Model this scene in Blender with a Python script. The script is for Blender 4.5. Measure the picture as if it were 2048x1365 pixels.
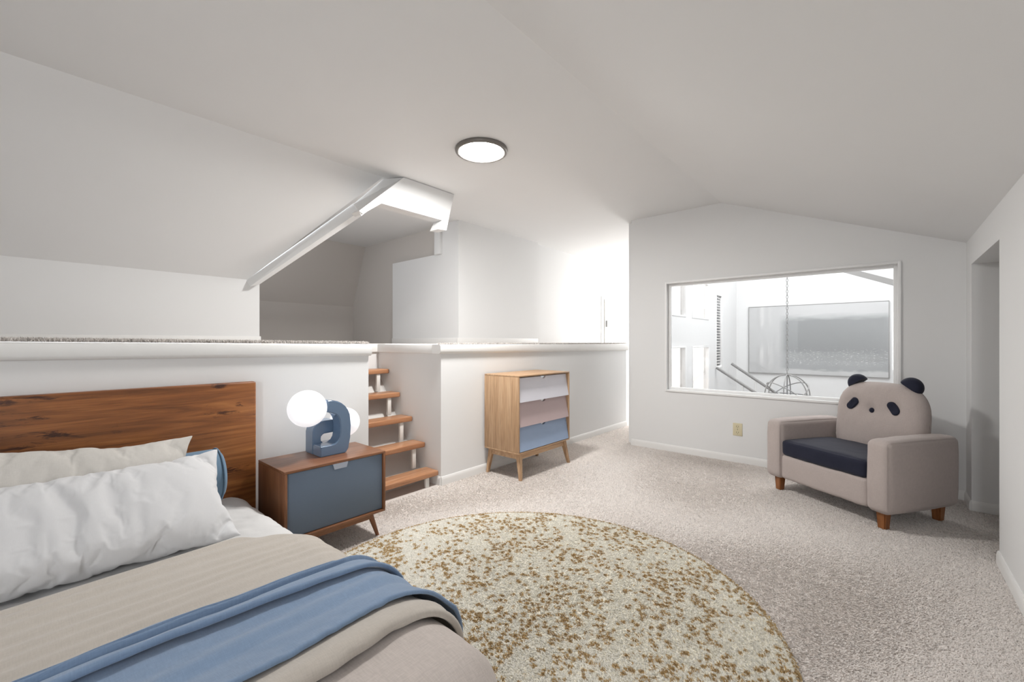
import bpy, bmesh, math, random
import numpy as np
from mathutils import Vector, Matrix, noise

random.seed(7)
rng = np.random.default_rng(7)
sc = bpy.context.scene
for o in list(bpy.data.objects):
    bpy.data.objects.remove(o)
C = sc.collection
PI = math.pi

# ------------------------------------------------------------------ camera
cam_d = bpy.data.cameras.new('camera')
cam_d.sensor_width = 36.0
cam_d.lens = 36.0 * 860.0 / 2048.0
cam_d.shift_y = (685.0 - 682.5) / 2048.0
cam_d.clip_start = 0.05
cam = bpy.data.objects.new('camera', cam_d)
C.objects.link(cam)
cam.location = (0, 0, 1.4)
cam.rotation_euler = (PI / 2, 0, math.atan2(.654, .756) - PI / 2)
sc.camera = cam

# ------------------------------------------------------------------ world, daylight, exposure
world = bpy.data.worlds.new('sky')
sc.world = world
world.use_nodes = True
world.node_tree.nodes['Background'].inputs[0].default_value = (0.93, 0.96, 1.0, 1)
world.node_tree.nodes['Background'].inputs[1].default_value = 1.5
sc.view_settings.view_transform = 'Standard'
sc.view_settings.look = 'None'
sc.view_settings.gamma = 1.0
sc.view_settings.use_curve_mapping = False
sc.view_settings.exposure = 0.82


def area(name, loc, rot, sx, sy, power, col=(1, 1, 1)):
    d = bpy.data.lights.new(name, 'AREA')
    d.shape = 'RECTANGLE'
    d.size, d.size_y = sx, sy
    d.energy = power
    d.color = col
    o = bpy.data.objects.new(name, d)
    o.location = loc
    o.rotation_euler = rot
    C.objects.link(o)
    return o


# skylight of the great room beyond the inner window, daylight of the corridor, and an added fill light behind the viewpoint
area('skylight_light', (8.3, 0.6, 4.35), (0, 0, 0), 3.6, 3.0, 118, (0.97, 0.985, 1))
area('corridor_light', (8.2, 3.25, 3.0), (0, 0, 0), 2.6, 0.9, 5, (1, 0.975, 0.95))
area('window_light', (-2.3, -0.35, 1.5), (PI / 2, 0, -PI / 2.25), 0.40, 1.5, 22, (0.98, 0.99, 1))  # unseen fill added to brighten the room, no window stands there
area('corridor_window_light', (10.2, 3.25, 1.9), (0, PI / 2, 0), 1.8, 1.1, 76, (1, 0.985, 0.965))

# ------------------------------------------------------------------ materials
def srgb(r, g, b):
    f = lambda c: c / 12.92 if c <= 0.04045 else ((c + 0.055) / 1.055) ** 2.4
    return (f(r / 255), f(g / 255), f(b / 255), 1)


class NT:
    def __init__(s, name):
        s.m = bpy.data.materials.new(name)
        s.m.use_nodes = True
        s.t = s.m.node_tree
        s.b = s.t.nodes['Principled BSDF']

    def n(s, typ, **kw):
        nd = s.t.nodes.new('ShaderNode' + typ)
        for k, v in kw.items():
            if k.startswith('i_'):
                key = k[2:]
                key = int(key) if key.isdigit() else key.replace('_', ' ')
                nd.inputs[key].default_value = v
            else:
                setattr(nd, k, v)
        return nd

    def l(s, a, b):
        s.t.links.new(a, b)

    def coord(s, scale=(1, 1, 1), kind='Object', rot=(0, 0, 0)):
        tc = s.n('TexCoord')
        mp = s.n('Mapping')
        mp.inputs['Scale'].default_value = scale
        mp.inputs['Rotation'].default_value = rot
        s.l(tc.outputs[kind], mp.inputs['Vector'])
        return mp.outputs['Vector']

    def noise(s, vec, scale, detail=4, rough=0.55, dist=0.0):
        nd = s.n('TexNoise')
        nd.inputs['Scale'].default_value = scale
        nd.inputs['Detail'].default_value = detail
        nd.inputs['Roughness'].default_value = rough
        nd.inputs['Distortion'].default_value = dist
        s.l(vec, nd.inputs['Vector'])
        return nd.outputs['Fac']

    def ramp(s, fac, stops):
        nd = s.n('ValToRGB')
        e = nd.color_ramp.elements
        while len(e) < len(stops):
            e.new(0.5)
        for i, (p, c) in enumerate(stops):
            e[i].position = p
            e[i].color = c
        s.l(fac, nd.inputs['Fac'])
        return nd.outputs['Color']

    def mix(s, fac, a, b, mode='MIX'):
        nd = s.n('Mix', data_type='RGBA', blend_type=mode)
        for sock, v in ((nd.inputs[0], fac), (nd.inputs[6], a), (nd.inputs[7], b)):
            if hasattr(v, 'links'):
                s.l(v, sock)
            else:
                sock.default_value = v
        return nd.outputs[2]

    def bump(s, h, strength, dist=0.01):
        nd = s.n('Bump')
        nd.inputs['Strength'].default_value = strength
        nd.inputs['Distance'].default_value = dist
        s.l(h, nd.inputs['Height'])
        s.l(nd.outputs['Normal'], s.b.inputs['Normal'])

    def base(s, v):
        if hasattr(v, 'links'):
            s.l(v, s.b.inputs['Base Color'])
        else:
            s.b.inputs['Base Color'].default_value = v

    def rough(s, v):
        s.b.inputs['Roughness'].default_value = v

    def spec(s, v):
        s.b.inputs['Specular IOR Level'].default_value = v


def plain(name, col, rough=0.5, metal=0.0, coat=0.0, spec=0.5, grain=0.0):
    k = NT(name)
    k.base(col)
    if grain:
        v = k.coord()
        f = k.noise(v, 140, 3)
        k.base(k.mix(f, tuple(c * (1 - grain) for c in col[:3]) + (1,), tuple(min(1, c * (1 + grain)) for c in col[:3]) + (1,)))
    k.rough(rough)
    k.b.inputs['Metallic'].default_value = metal
    k.b.inputs['Coat Weight'].default_value = coat
    k.spec(spec)
    return k.m


def paint(name, col, rough=0.75):
    k = NT(name)
    v = k.coord()
    f = k.noise(v, 1.3, 3)
    c2 = tuple(c * 0.97 for c in col[:3]) + (1,)
    k.base(k.mix(f, c2, col))
    k.rough(rough)
    k.spec(0.25)
    k.bump(k.noise(v, 220, 2), 0.05, 0.002)
    return k.m


def fabric(name, col, scale=420, bump=0.25, var=0.06, rough=0.9, sheen=0.15, weave=True):
    k = NT(name)
    v = k.coord()
    big = k.noise(v, 9, 3)
    a = tuple(c * (1 - var) for c in col[:3]) + (1,)
    b = tuple(min(1, c * (1 + var)) for c in col[:3]) + (1,)
    c = k.mix(big, a, b)
    vx = k.coord((scale, scale * 0.12, scale * 0.12))
    vy = k.coord((scale * 0.12, scale, scale))
    nx = k.noise(vx, 1, 2)
    ny = k.noise(vy, 1, 2)
    ad = k.n('Math', operation='ADD')
    k.l(nx, ad.inputs[0])
    k.l(ny, ad.inputs[1])
    th = k.n('Math', operation='MULTIPLY', i_1=0.5)
    k.l(ad.outputs[0], th.inputs[0])
    dark = tuple(x * (1 - 2.6 * var) for x in col[:3]) + (1,)
    r = k.ramp(th.outputs[0], [(0.38, (1, 1, 1, 1)), (0.62, (0, 0, 0, 1))])
    sep = k.n('RGBToBW')
    k.l(r, sep.inputs[0])
    mm = k.n('Math', operation='MULTIPLY', i_1=0.7)
    k.l(sep.outputs[0], mm.inputs[0])
    k.base(k.mix(mm.outputs[0], c, dark))
    k.rough(rough)
    k.spec(0.15)
    k.b.inputs['Sheen Weight'].default_value = sheen
    k.bump(th.outputs[0], bump, 0.002)
    return k.m


def wood(name, cols, scale=1.0, axis='X', rough=0.4, bump=0.12, knots=0.0, coat=0.0, band=1.0):
    """cols: dark, mid, light; grain runs along axis"""
    k = NT(name)
    lo, hi = 1.1 * scale, 16 * scale
    sv = {'X': (lo, hi, hi), 'Y': (hi, lo, hi), 'Z': (hi, hi, lo)}[axis]
    v = k.coord(sv)
    n1 = k.noise(v, 1.0, 6, 0.6, 1.2 * band)
    col = k.ramp(n1, [(0.25, cols[0]), (0.5, cols[1]), (0.75, cols[2])])
    sf = {'X': (lo * 4, hi * 7, hi * 7), 'Y': (hi * 7, lo * 4, hi * 7), 'Z': (hi * 7, hi * 7, lo * 4)}[axis]
    v2 = k.coord(sf)
    n2 = k.noise(v2, 1.0, 3, 0.6)
    fine = k.ramp(n2, [(0.3, (0.62, 0.6, 0.58, 1)), (0.55, (1, 1, 1, 1))])
    col = k.mix(0.55, col, fine, 'MULTIPLY')
    if knots:
        v3 = k.coord({'X': (5, 26, 26), 'Y': (26, 5, 26), 'Z': (26, 26, 5)}[axis])
        n3 = k.noise(v3, 1.0, 5, 0.75, 0.6)
        big = k.noise(k.coord((2.2, 5, 5)), 1.0, 2)
        ml = k.n('Math', operation='MULTIPLY')
        k.l(n3, ml.inputs[0])
        k.l(big, ml.inputs[1])
        kn = k.ramp(ml.outputs[0], [(0.325, (1, 1, 1, 1)), (0.38, (0.16, 0.1, 0.07, 1))])
        col = k.mix(knots, col, kn, 'MULTIPLY')
        blot = k.ramp(k.noise(k.coord((1.2, 3.5, 3.5)), 1.0, 2), [(0.35, (0.72, 0.66, 0.62, 1)), (0.65, (1.0, 1.0, 1.0, 1))])
        col = k.mix(0.8, col, blot, 'MULTIPLY')
    k.base(col)
    k.rough(rough)
    k.b.inputs['Coat Weight'].default_value = coat
    k.b.inputs['Coat Roughness'].default_value = 0.2
    k.bump(n2, bump, 0.003)
    return k.m


M = {}
M['wall'] = paint('wall_paint', (0.805, 0.807, 0.805, 1))
M['ceiling'] = paint('ceiling_paint', (0.815, 0.817, 0.815, 1))
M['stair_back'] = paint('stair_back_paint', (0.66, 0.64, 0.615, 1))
M['alcove'] = paint('alcove_shaded_paint', (0.60, 0.565, 0.53, 1))  # wall white darkened: the shade inside the alcove is put into the colour
M['trim'] = paint('trim_paint', (0.84, 0.835, 0.82, 1), 0.45)
M['frame'] = paint('frame_paint', (0.90, 0.90, 0.895, 1), 0.4)
M['white'] = plain('white_enamel', (0.8, 0.8, 0.79, 1), 0.3)
M['metal_white'] = plain('stringer_enamel', (0.74, 0.73, 0.70, 1), 0.4)
M['sheet'] = fabric('white_cotton', (0.69, 0.685, 0.68, 1), 500, 0.1, 0.015, 0.85)
M['pillow'] = fabric('white_percale', (0.67, 0.67, 0.68, 1), 500, 0.1, 0.012, 0.85)
M['pillow_linen'] = fabric('ecru_linen', (0.60, 0.575, 0.54, 1), 420, 0.2, 0.03, 0.9)
M['blanket'] = fabric('greige_wool', (0.51, 0.465, 0.415, 1), 300, 0.25, 0.05, 0.95, 0.3)
M['duvet'] = fabric('pale_linen', (0.56, 0.50, 0.465, 1), 230, 0.4, 0.07, 0.95)
M['throw'] = fabric('blue_wool', (0.20, 0.285, 0.42, 1), 300, 0.25, 0.06, 0.95, 0.35)
M['bolster'] = fabric('blue_cotton', (0.17, 0.27, 0.38, 1), 420, 0.15, 0.05, 0.85)
M['chair'] = fabric('taupe_linen', (0.485, 0.42, 0.395, 1), 330, 0.25, 0.045, 0.95)
M['navy'] = fabric('navy_velvet', (0.02, 0.022, 0.04, 1), 300, 0.12, 0.08, 0.8, 0.12)
M['headboard'] = wood('headboard_oak', (srgb(92, 52, 24), srgb(150, 92, 46), srgb(190, 126, 70)), 1.0, 'X', 0.42, 0.25, 0.95, 0.15)
M['walnut'] = wood('walnut', (srgb(94, 58, 37), srgb(132, 87, 58), srgb(156, 108, 76)), 1.2, 'X', 0.33, 0.06, 0, 0.25)
M['walnut_side'] = wood('walnut_upright', (srgb(94, 58, 37), srgb(132, 87, 58), srgb(156, 108, 76)), 1.2, 'Z', 0.4, 0.06)
M['oak'] = wood('pale_oak', (srgb(150, 116, 86), srgb(184, 150, 116), srgb(202, 171, 139)), 1.1, 'Z', 0.5, 0.08)
M['oak_x'] = wood('pale_oak_long', (srgb(150, 116, 86), srgb(184, 150, 116), srgb(202, 171, 139)), 1.1, 'X', 0.5, 0.08)
M['tread'] = wood('pine_tread', (srgb(146, 96, 62), srgb(190, 138, 100), srgb(214, 170, 134)), 1.3, 'X', 0.35, 0.1, 0.5, 0.2)
M['chair_leg'] = wood('chair_leg_wood', (srgb(96, 56, 28), srgb(136, 84, 44), srgb(160, 104, 60)), 1.5, 'Z', 0.4, 0.06)
M['dark_gap'] = plain('dark_board', (0.05, 0.035, 0.03, 1), 0.7)
M['slate'] = plain('slate_blue_lacquer', srgb(99, 113, 131), 0.5, grain=0.03)
M['drawer_white'] = plain('drawer_white', srgb(226, 225, 233), 0.5, grain=0.01)
M['drawer_mauve'] = plain('drawer_mauve', srgb(192, 172, 172), 0.5, grain=0.01)
M['drawer_blue'] = plain('drawer_blue', srgb(150, 169, 197), 0.5, grain=0.01)
M['handle'] = plain('steel_handle', srgb(176, 184, 200), 0.4, 0.3)
M['chrome'] = plain('chrome', (0.75, 0.75, 0.77, 1), 0.2, 1.0)
M['lamp_blue'] = plain('lamp_blue_glaze', srgb(104, 128, 156), 0.18, 0, 0.6)
M['plate'] = plain('ivory_plastic', srgb(214, 204, 172), 0.4)
M['slot'] = plain('slot_dark', srgb(110, 100, 80), 0.6)
M['bronze'] = plain('grey_bronze', srgb(120, 116, 112), 0.45, 0.4)
M['iron'] = plain('grey_iron', srgb(150, 149, 148), 0.5)
M['rail'] = plain('rail_grey', srgb(140, 139, 138), 0.5)
M['blind'] = plain('grey_blind', srgb(84, 85, 86), 0.5)
M['rubber'] = plain('dark_socket', (0.02, 0.022, 0.03, 1), 0.4)

k = NT('lamp_globe')
k.base((0.9, 0.9, 0.92, 1))
k.b.inputs['Emission Color'].default_value = (0.95, 0.96, 1.0, 1)
k.b.inputs['Emission Strength'].default_value = 0.35
k.rough(0.25)
M['globe'] = k.m
k = NT('light_diffuser')
k.base((0.9, 0.9, 0.9, 1))
k.b.inputs['Emission Color'].default_value = (1, 0.99, 0.97, 1)
k.b.inputs['Emission Strength'].default_value = 140.0
M['diffuser'] = k.m

k = NT('window_glass')
out = k.t.nodes['Material Output']
tr = k.n('BsdfTransparent')
gl = k.n('BsdfGlossy')
gl.inputs['Roughness'].default_value = 0.02
lw = k.n('LayerWeight')
lw.inputs['Blend'].default_value = 0.5
pw = k.n('Math', operation='POWER', i_1=5.0)
k.l(lw.outputs['Facing'], pw.inputs[0])
fr = k.n('Math', operation='MULTIPLY_ADD', i_1=0.9, i_2=0.03)
k.l(pw.outputs[0], fr.inputs[0])
mx = k.n('MixShader')
k.l(fr.outputs[0], mx.inputs[0])
k.l(tr.outputs[0], mx.inputs[1])
k.l(gl.outputs[0], mx.inputs[2])
k.l(mx.outputs[0], out.inputs['Surface'])
M['glass'] = k.m

# yarn lets some light through
def yarn_glow(k, c):
    tl = k.n('BsdfTranslucent')
    k.l(c, tl.inputs['Color'])
    mx_ = k.n('MixShader', i_0=0.4)
    k.l(k.b.outputs[0], mx_.inputs[1])
    k.l(tl.outputs[0], mx_.inputs[2])
    k.l(mx_.outputs[0], k.t.nodes['Material Output'].inputs['Surface'])


# carpet: beige short twist pile
def carpet_mat(name):
    k = NT(name)
    v = k.coord()
    att = k.n('Attribute', attribute_name='tint')
    big = k.noise(v, 2.2, 3)
    c = k.mix(big, (0.85, 0.805, 0.77, 1), (0.90, 0.865, 0.835, 1))
    c = k.mix(1.0, c, att.outputs['Color'], 'MULTIPLY')
    k.base(c)
    k.rough(1.0)
    k.spec(0.05)
    yarn_glow(k, c)
    return k.m


M['pile'] = carpet_mat('carpet_pile')
k = NT('carpet_backing')
v = k.coord()
f = k.noise(v, 160, 4, 0.7)
k.base(k.ramp(f, [(0.3, (0.62, 0.56, 0.52, 1)), (0.6, (0.78, 0.72, 0.68, 1))]))
k.rough(1.0)
k.spec(0.05)
k.bump(f, 0.6, 0.01)
M['carpet'] = k.m

k = NT('rug_yarn')
att = k.n('Attribute', attribute_name='tint')
k.base(att.outputs['Color'])
k.rough(0.9)
k.spec(0.2)
yarn_glow(k, att.outputs['Color'])
M['rug_yarn'] = k.m
M['rug_base'] = plain('rug_backing', srgb(226, 220, 204), 1.0)

# framed seascape print behind glass, flat artwork
k = NT('seascape_print')
tc = k.n('TexCoord')
sp = k.n('SeparateXYZ')
k.l(tc.outputs['Generated'], sp.inputs[0])
nz = k.noise(k.coord((1, 3, 8), 'Generated'), 3, 4)
wob = k.n('Math', operation='MULTIPLY_ADD', i_1=0.10)
k.l(nz, wob.inputs[0])
k.l(sp.outputs[2], wob.inputs[2])
band = k.ramp(wob.outputs[0], [(0.10, (0.56, 0.565, 0.565, 1)), (0.13, (0.36, 0.37, 0.376, 1)), (0.33, (0.36, 0.371, 0.376, 1)),
                               (0.40, (0.29, 0.30, 0.305, 1)), (0.82, (0.32, 0.33, 0.335, 1)), (0.86, (0.42, 0.43, 0.435, 1)), (0.92, (0.56, 0.563, 0.566, 1))])
xr = k.ramp(sp.outputs[1], [(0.0, (0, 0, 0, 1)), (0.70, (0, 0, 0, 1)), (0.76, (1, 1, 1, 1))])
col = k.mix(xr, band, (0.54, 0.543, 0.545, 1))
spark = k.noise(k.coord((1, 40, 170), 'Generated'), 1, 3, 0.7)
sm = k.ramp(spark, [(0.60, (0, 0, 0, 1)), (0.66, (1, 1, 1, 1))])
zr = k.ramp(sp.outputs[2], [(0.12, (0, 0, 0, 1)), (0.16, (1, 1, 1, 1)), (0.30, (1, 1, 1, 1)), (0.42, (0, 0, 0, 1))])
both = k.mix(1.0, sm, zr, 'MULTIPLY')
lim = k.mix(1.0, both, k.ramp(sp.outputs[1], [(0.68, (1, 1, 1, 1)), (0.72, (0, 0, 0, 1))]), 'MULTIPLY')
col = k.mix(lim, col, (0.9, 0.9, 0.9, 1))
k.base(col)
k.rough(0.03)
k.spec(1.0)
M['print'] = k.m


# ------------------------------------------------------------------ builders
def finish(name, bm, mat, parent=None, smooth=True, angle=35, recalc=True):
    if recalc:
        bmesh.ops.recalc_face_normals(bm, faces=bm.faces)
    me = bpy.data.meshes.new(name)
    bm.to_mesh(me)
    bm.free()
    me.materials.append(mat)
    if smooth:
        me.polygons.foreach_set('use_smooth', [True] * len(me.polygons))
        me.set_sharp_from_angle(angle=math.radians(angle))
    o = bpy.data.objects.new(name, me)
    C.objects.link(o)
    if parent:
        o.parent = parent
    return o


def B():
    return bmesh.new()


def add_box(bm, x0, x1, y0, y1, z0, z1, bev=0.0, seg=2, mat=None):
    r = bmesh.ops.create_cube(bm, size=1.0)
    vs = r['verts']
    for v in vs:
        v.co = Vector(((x0 + x1) / 2 + v.co.x * (x1 - x0), (y0 + y1) / 2 + v.co.y * (y1 - y0), (z0 + z1) / 2 + v.co.z * (z1 - z0)))
    if bev > 0:
        es = list({e for v in vs for e in v.link_edges})
        r2 = bmesh.ops.bevel(bm, geom=es, offset=bev, segments=seg, affect='EDGES', profile=0.5)
        vs = r2['verts']
    if mat is not None:
        bmesh.ops.transform(bm, matrix=mat, verts=vs)
    return vs


def box(name, x0, x1, y0, y1, z0, z1, mat, parent=None, bev=0.0, seg=2):
    bm = B()
    add_box(bm, x0, x1, y0, y1, z0, z1, bev, seg)
    return finish(name, bm, mat, parent)


def add_prism(bm, pts, ext):
    """pts: list of 3D points of a planar polygon, ext: extrusion vector"""
    e = Vector(ext)
    a = [bm.verts.new(p) for p in pts]
    b = [bm.verts.new(Vector(p) + e) for p in pts]
    n = len(pts)
    bm.faces.new(a)
    bm.faces.new(list(reversed(b)))
    for i in range(n):
        bm.faces.new([a[i], b[i], b[(i + 1) % n], a[(i + 1) % n]])
    return a + b


def prism(name, pts, ext, mat, parent=None, bev=0.0, seg=2, smooth=True):
    bm = B()
    add_prism(bm, pts, ext)
    if bev:
        bmesh.ops.recalc_face_normals(bm, faces=bm.faces)
        es = [e for e in bm.edges if len(e.link_faces) == 2 and e.calc_face_angle() > 0.6]
        bmesh.ops.bevel(bm, geom=es, offset=bev, segments=seg, affect='EDGES')
    return finish(name, bm, mat, parent, smooth)


def add_quads(bm, polys):
    for p in polys:
        bm.faces.new([bm.verts.new(q) for q in p])


def add_tube(bm, pts, rad, seg=10, closed=False):
    pts = [Vector(p) for p in pts]
    rads = rad if isinstance(rad, (list, tuple)) else [rad] * len(pts)
    rings = []
    n = len(pts)
    up = None
    for i in range(n):
        if closed:
            t = pts[(i + 1) % n] - pts[i - 1]
        else:
            t = pts[min(i + 1, n - 1)] - pts[max(i - 1, 0)]
        t.normalize()
        if up is None:
            up = Vector((0, 0, 1)) if abs(t.z) < 0.9 else Vector((1, 0, 0))
        s = t.cross(up).normalized()
        up = s.cross(t).normalized()
        rings.append([bm.verts.new(pts[i] + (s * math.cos(a) + up * math.sin(a)) * rads[i]) for a in [2 * PI * j / seg for j in range(seg)]])
    m = n if closed else n - 1
    for i in range(m):
        a, b = rings[i], rings[(i + 1) % n]
        for j in range(seg):
            bm.faces.new([a[j], a[(j + 1) % seg], b[(j + 1) % seg], b[j]])
    if not closed:
        bm.faces.new(list(reversed(rings[0])))
        bm.faces.new(rings[-1])


def add_lathe(bm, prof, seg=48, origin=(0, 0, 0)):
    """prof: (r, z) list, axis z"""
    o = Vector(origin)
    rings = []
    for r, z in prof:
        if r < 1e-6:
            rings.append([bm.verts.new(o + Vector((0, 0, z)))])
        else:
            rings.append([bm.verts.new(o + Vector((r * math.cos(a), r * math.sin(a), z))) for a in [2 * PI * j / seg for j in range(seg)]])
    for a, b in zip(rings[:-1], rings[1:]):
        for j in range(seg):
            k2 = (j + 1) % seg
            f = [a[j % len(a)], a[k2 % len(a)], b[k2 % len(b)], b[j % len(b)]]
            g = []
            for v in f:
                if v not in g:
                    g.append(v)
            if len(g) > 2:
                bm.faces.new(g)


def add_sphere(bm, c, r, u=32, v=20):
    bmesh.ops.create_uvsphere(bm, u_segments=u, v_segments=v, radius=r, matrix=Matrix.Translation(c))


def thing(name, label, cat, loc=(0, 0, 0), rotz=0, group=None):
    o = bpy.data.objects.new(name, None)
    o.empty_display_size = 0.1
    o.location = loc
    o.rotation_euler = (0, 0, rotz)
    o['label'] = label
    o['category'] = cat
    if group:
        o['group'] = group
    C.objects.link(o)
    return o


def tag(o, label, cat, group=None):
    o['label'] = label
    o['category'] = cat
    if group:
        o['group'] = group
    return o


def struct(o, label=None, cat=None):
    o['kind'] = 'structure'
    if label:
        o['label'] = label
    if cat:
        o['category'] = cat
    return o


def grid_mesh(name, P, mat, parent=None, closed_u=False, solid=0.0, angle=60):
    """P: array (nu, nv, 3)"""
    nu, nv, _ = P.shape
    idx = np.arange(nu * nv).reshape(nu, nv)
    if closed_u:
        a = idx
        b = np.roll(idx, -1, 0)
    else:
        a, b = idx[:-1], idx[1:]
    q = np.stack([a[:, :-1], b[:, :-1], b[:, 1:], a[:, 1:]], -1).reshape(-1, 4)
    me = bpy.data.meshes.new(name)
    me.from_pydata(P.reshape(-1, 3).tolist(), [], q.tolist())
    me.update()
    me.materials.append(mat)
    me.polygons.foreach_set('use_smooth', [True] * len(me.polygons))
    o = bpy.data.objects.new(name, me)
    C.objects.link(o)
    if parent:
        o.parent = parent
    if solid:
        md = o.modifiers.new('thickness', 'SOLIDIFY')
        md.thickness = abs(solid)
        md.offset = -1 if solid > 0 else 1
    return o


def nz(x, y, z=0.0, s=1.0):
    return noise.noise(Vector((x * s, y * s, z)))


def tri_pile(name, base, d1, width, tint, mat, parent=None):
    """short bent blades: base (n,3), tip offset d1 (n,3), width vectors (n,3), colour tint (n,3)"""
    n = len(base)
    mid = base + d1 * 0.55
    mid[:, 2] += np.abs(d1[:, 2]) * 0.15
    tip = base + d1
    V = np.empty((n, 5, 3), np.float32)
    V[:, 0] = base - width
    V[:, 1] = base + width
    V[:, 2] = mid + width * 0.9
    V[:, 3] = mid - width * 0.9
    V[:, 4] = tip
    me = bpy.data.meshes.new(name)
    me.vertices.add(n * 5)
    me.vertices.foreach_set('co', V.reshape(-1))
    i0 = (np.arange(n) * 5)[:, None]
    quads = i0 + np.array([0, 1, 2, 3])
    tris = i0 + np.array([3, 2, 4])
    loops = np.concatenate([quads, tris], 1).reshape(-1).astype(np.int32)
    me.loops.add(len(loops))
    me.loops.foreach_set('vertex_index', loops)
    st = np.stack([np.arange(n) * 7, np.arange(n) * 7 + 4], 1).reshape(-1).astype(np.int32)
    me.polygons.add(n * 2)
    me.polygons.foreach_set('loop_start', st)
    me.polygons.foreach_set('use_smooth', np.ones(n * 2, bool))
    me.update(calc_edges=True)
    ca = me.attributes.new('tint', 'FLOAT_COLOR', 'POINT')
    col = np.ones((n, 5, 4), np.float32)
    col[:, :, :3] = tint[:, None, :]
    ca.data.foreach_set('color', col.reshape(-1))
    me.materials.append(mat)
    o = bpy.data.objects.new(name, me)
    o['kind'] = 'stuff'
    C.objects.link(o)
    if parent:
        o.parent = parent
    return o


# ------------------------------------------------------------------ SETTING
XB = -2.6          # back wall behind the viewpoint
YR = -0.55         # right wall
XW = 5.5           # window wall
YP = 3.27          # face of the raised platform
ZC = 3.06          # flat ceiling
YK, ZK = 1.463, 3.06
ZR = 2.28          # ceiling at right wall

floor = struct(box('floor', XB, XW + 0.12, YR, YP + 0.2, -0.12, 0, M['carpet']))
bm = B()
add_box(bm, XW + 0.12, 10.4, 2.6, 4.6, -0.12, 0)
add_box(bm, 4.0, 5.3, -1.75, YR, -0.12, 0)
add_box(bm, 1.94, 2.72, YP + 0.2, 4.5, -0.12, 0)
cf = struct(finish('floor', bm, M['carpet'], smooth=False))

# ceiling of the bedroom: sloped on the right, flat in the middle, sloped again over the loft
bm = B()
add_quads(bm, [
    [(XB, YR - 0.1, ZR - 0.04), (XW + .06, YR - 0.1, ZR - 0.04), (XW + .06, YK, ZK), (XB, YK, ZK)],
    [(XB, YK, ZC), (XW + .06, YK, ZC), (XW + .06, 2.6, ZC), (XB, 2.6, ZC)],
    [(XB, 2.6, ZC), (10.4, 2.6, ZC), (10.4, 3.81, ZC), (2.42, 3.81, ZC), (XB, 3.81, ZC)],
    [(2.42, 3.81, ZC), (10.4, 3.81, ZC), (10.4, 7.4, ZC), (1.45, 7.4, ZC), (1.45, 4.3, ZC)],
    [(XB, 3.81, ZC), (2.42, 3.81, ZC), (1.53, 4.84, 2.03), (XB, 4.84, 2.03)],
])
struct(finish('ceiling', bm, M['ceiling'], smooth=False))

# right wall with a doorway
bm = B()
T = 0.13
add_box(bm, XB, 4.06, YR - T, YR, 0, 2.3)
add_box(bm, 4.06, 5.2, YR - T, YR, 2.05, 2.3)
add_box(bm, 5.2, XW + .12, YR - 1.2, YR, 0, 2.3)
struct(finish('wall_right', bm, M['wall'], smooth=False))
bm = B()
add_box(bm, 3.96, 4.06, -1.75, YR - T, 0, 2.3)
add_box(bm, 4.06, 5.2, -1.85, -1.75, 0, 2.3)
add_box(bm, 4.06, 5.2, -1.75, YR - T, 2.05, 2.3)
struct(finish('wall_passage', bm, M['wall'], smooth=False))

# window wall
bm = B()
W0, W1, WZ0, WZ1 = -0.119, 2.135, 0.773, 2.169
XT = XW + 0.12
def wall_poly(pts):
    add_prism(bm, [(XW, y, z) for y, z in pts], (0.12, 0, 0))
wall_poly([(YR - .1, 0), (2.6, 0), (2.6, WZ0), (YR - .1, WZ0)])
wall_poly([(W1, WZ0), (2.6, WZ0), (2.6, WZ1), (W1, WZ1)])
wall_poly([(YR - .1, WZ0), (W0, WZ0), (W0, WZ1), (YR - .1, WZ1)])
wall_poly([(YR - .1, WZ1), (2.6, WZ1), (2.6, ZC), (YK, ZC), (YR - .1, ZR - .04)])
struct(finish('wall_window', bm, M['wall'], smooth=False))

# back wall behind the viewpoint, plain and without windows
bm = B()
add_box(bm, XB - 0.1, XB, YR - .1, 5.0, 0, 3.1)
struct(finish('wall_back', bm, M['wall'], smooth=False))


def zl(x):        # the loft edge is not quite level
    return 1.405 - 0.018 * (x / 1.94) if x < 1.94 else 1.378


# platform front: left part, right part, stair recess
bm = B()
add_prism(bm, [(XB, YP, 0), (1.94, YP, 0), (1.94, YP, zl(1.94) - .04), (XB, YP, zl(XB) - .04)], (0, 0.12, 0))
add_prism(bm, [(1.82, YP + .12, 0), (1.94, YP + .12, 0), (1.94, YP + .12, 1.28), (1.82, YP + .12, 1.28)], (0, 1.1, 0))
add_box(bm, 1.82, 2.84, 4.38, 4.5, 0, 1.29)
struct(finish('wall_left', bm, M['wall'], smooth=False))
bm = B()
add_box(bm, 2.72, 6.71, YP, YP + .12, 0, 1.34)
add_box(bm, 2.72, 2.84, YP + .12, 4.38, 0, 1.34)
add_box(bm, 6.59, 6.71, YP + .12, 4.45, 0, 1.29)
struct(finish('wall_platform', bm, M['wall'], smooth=False))

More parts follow.
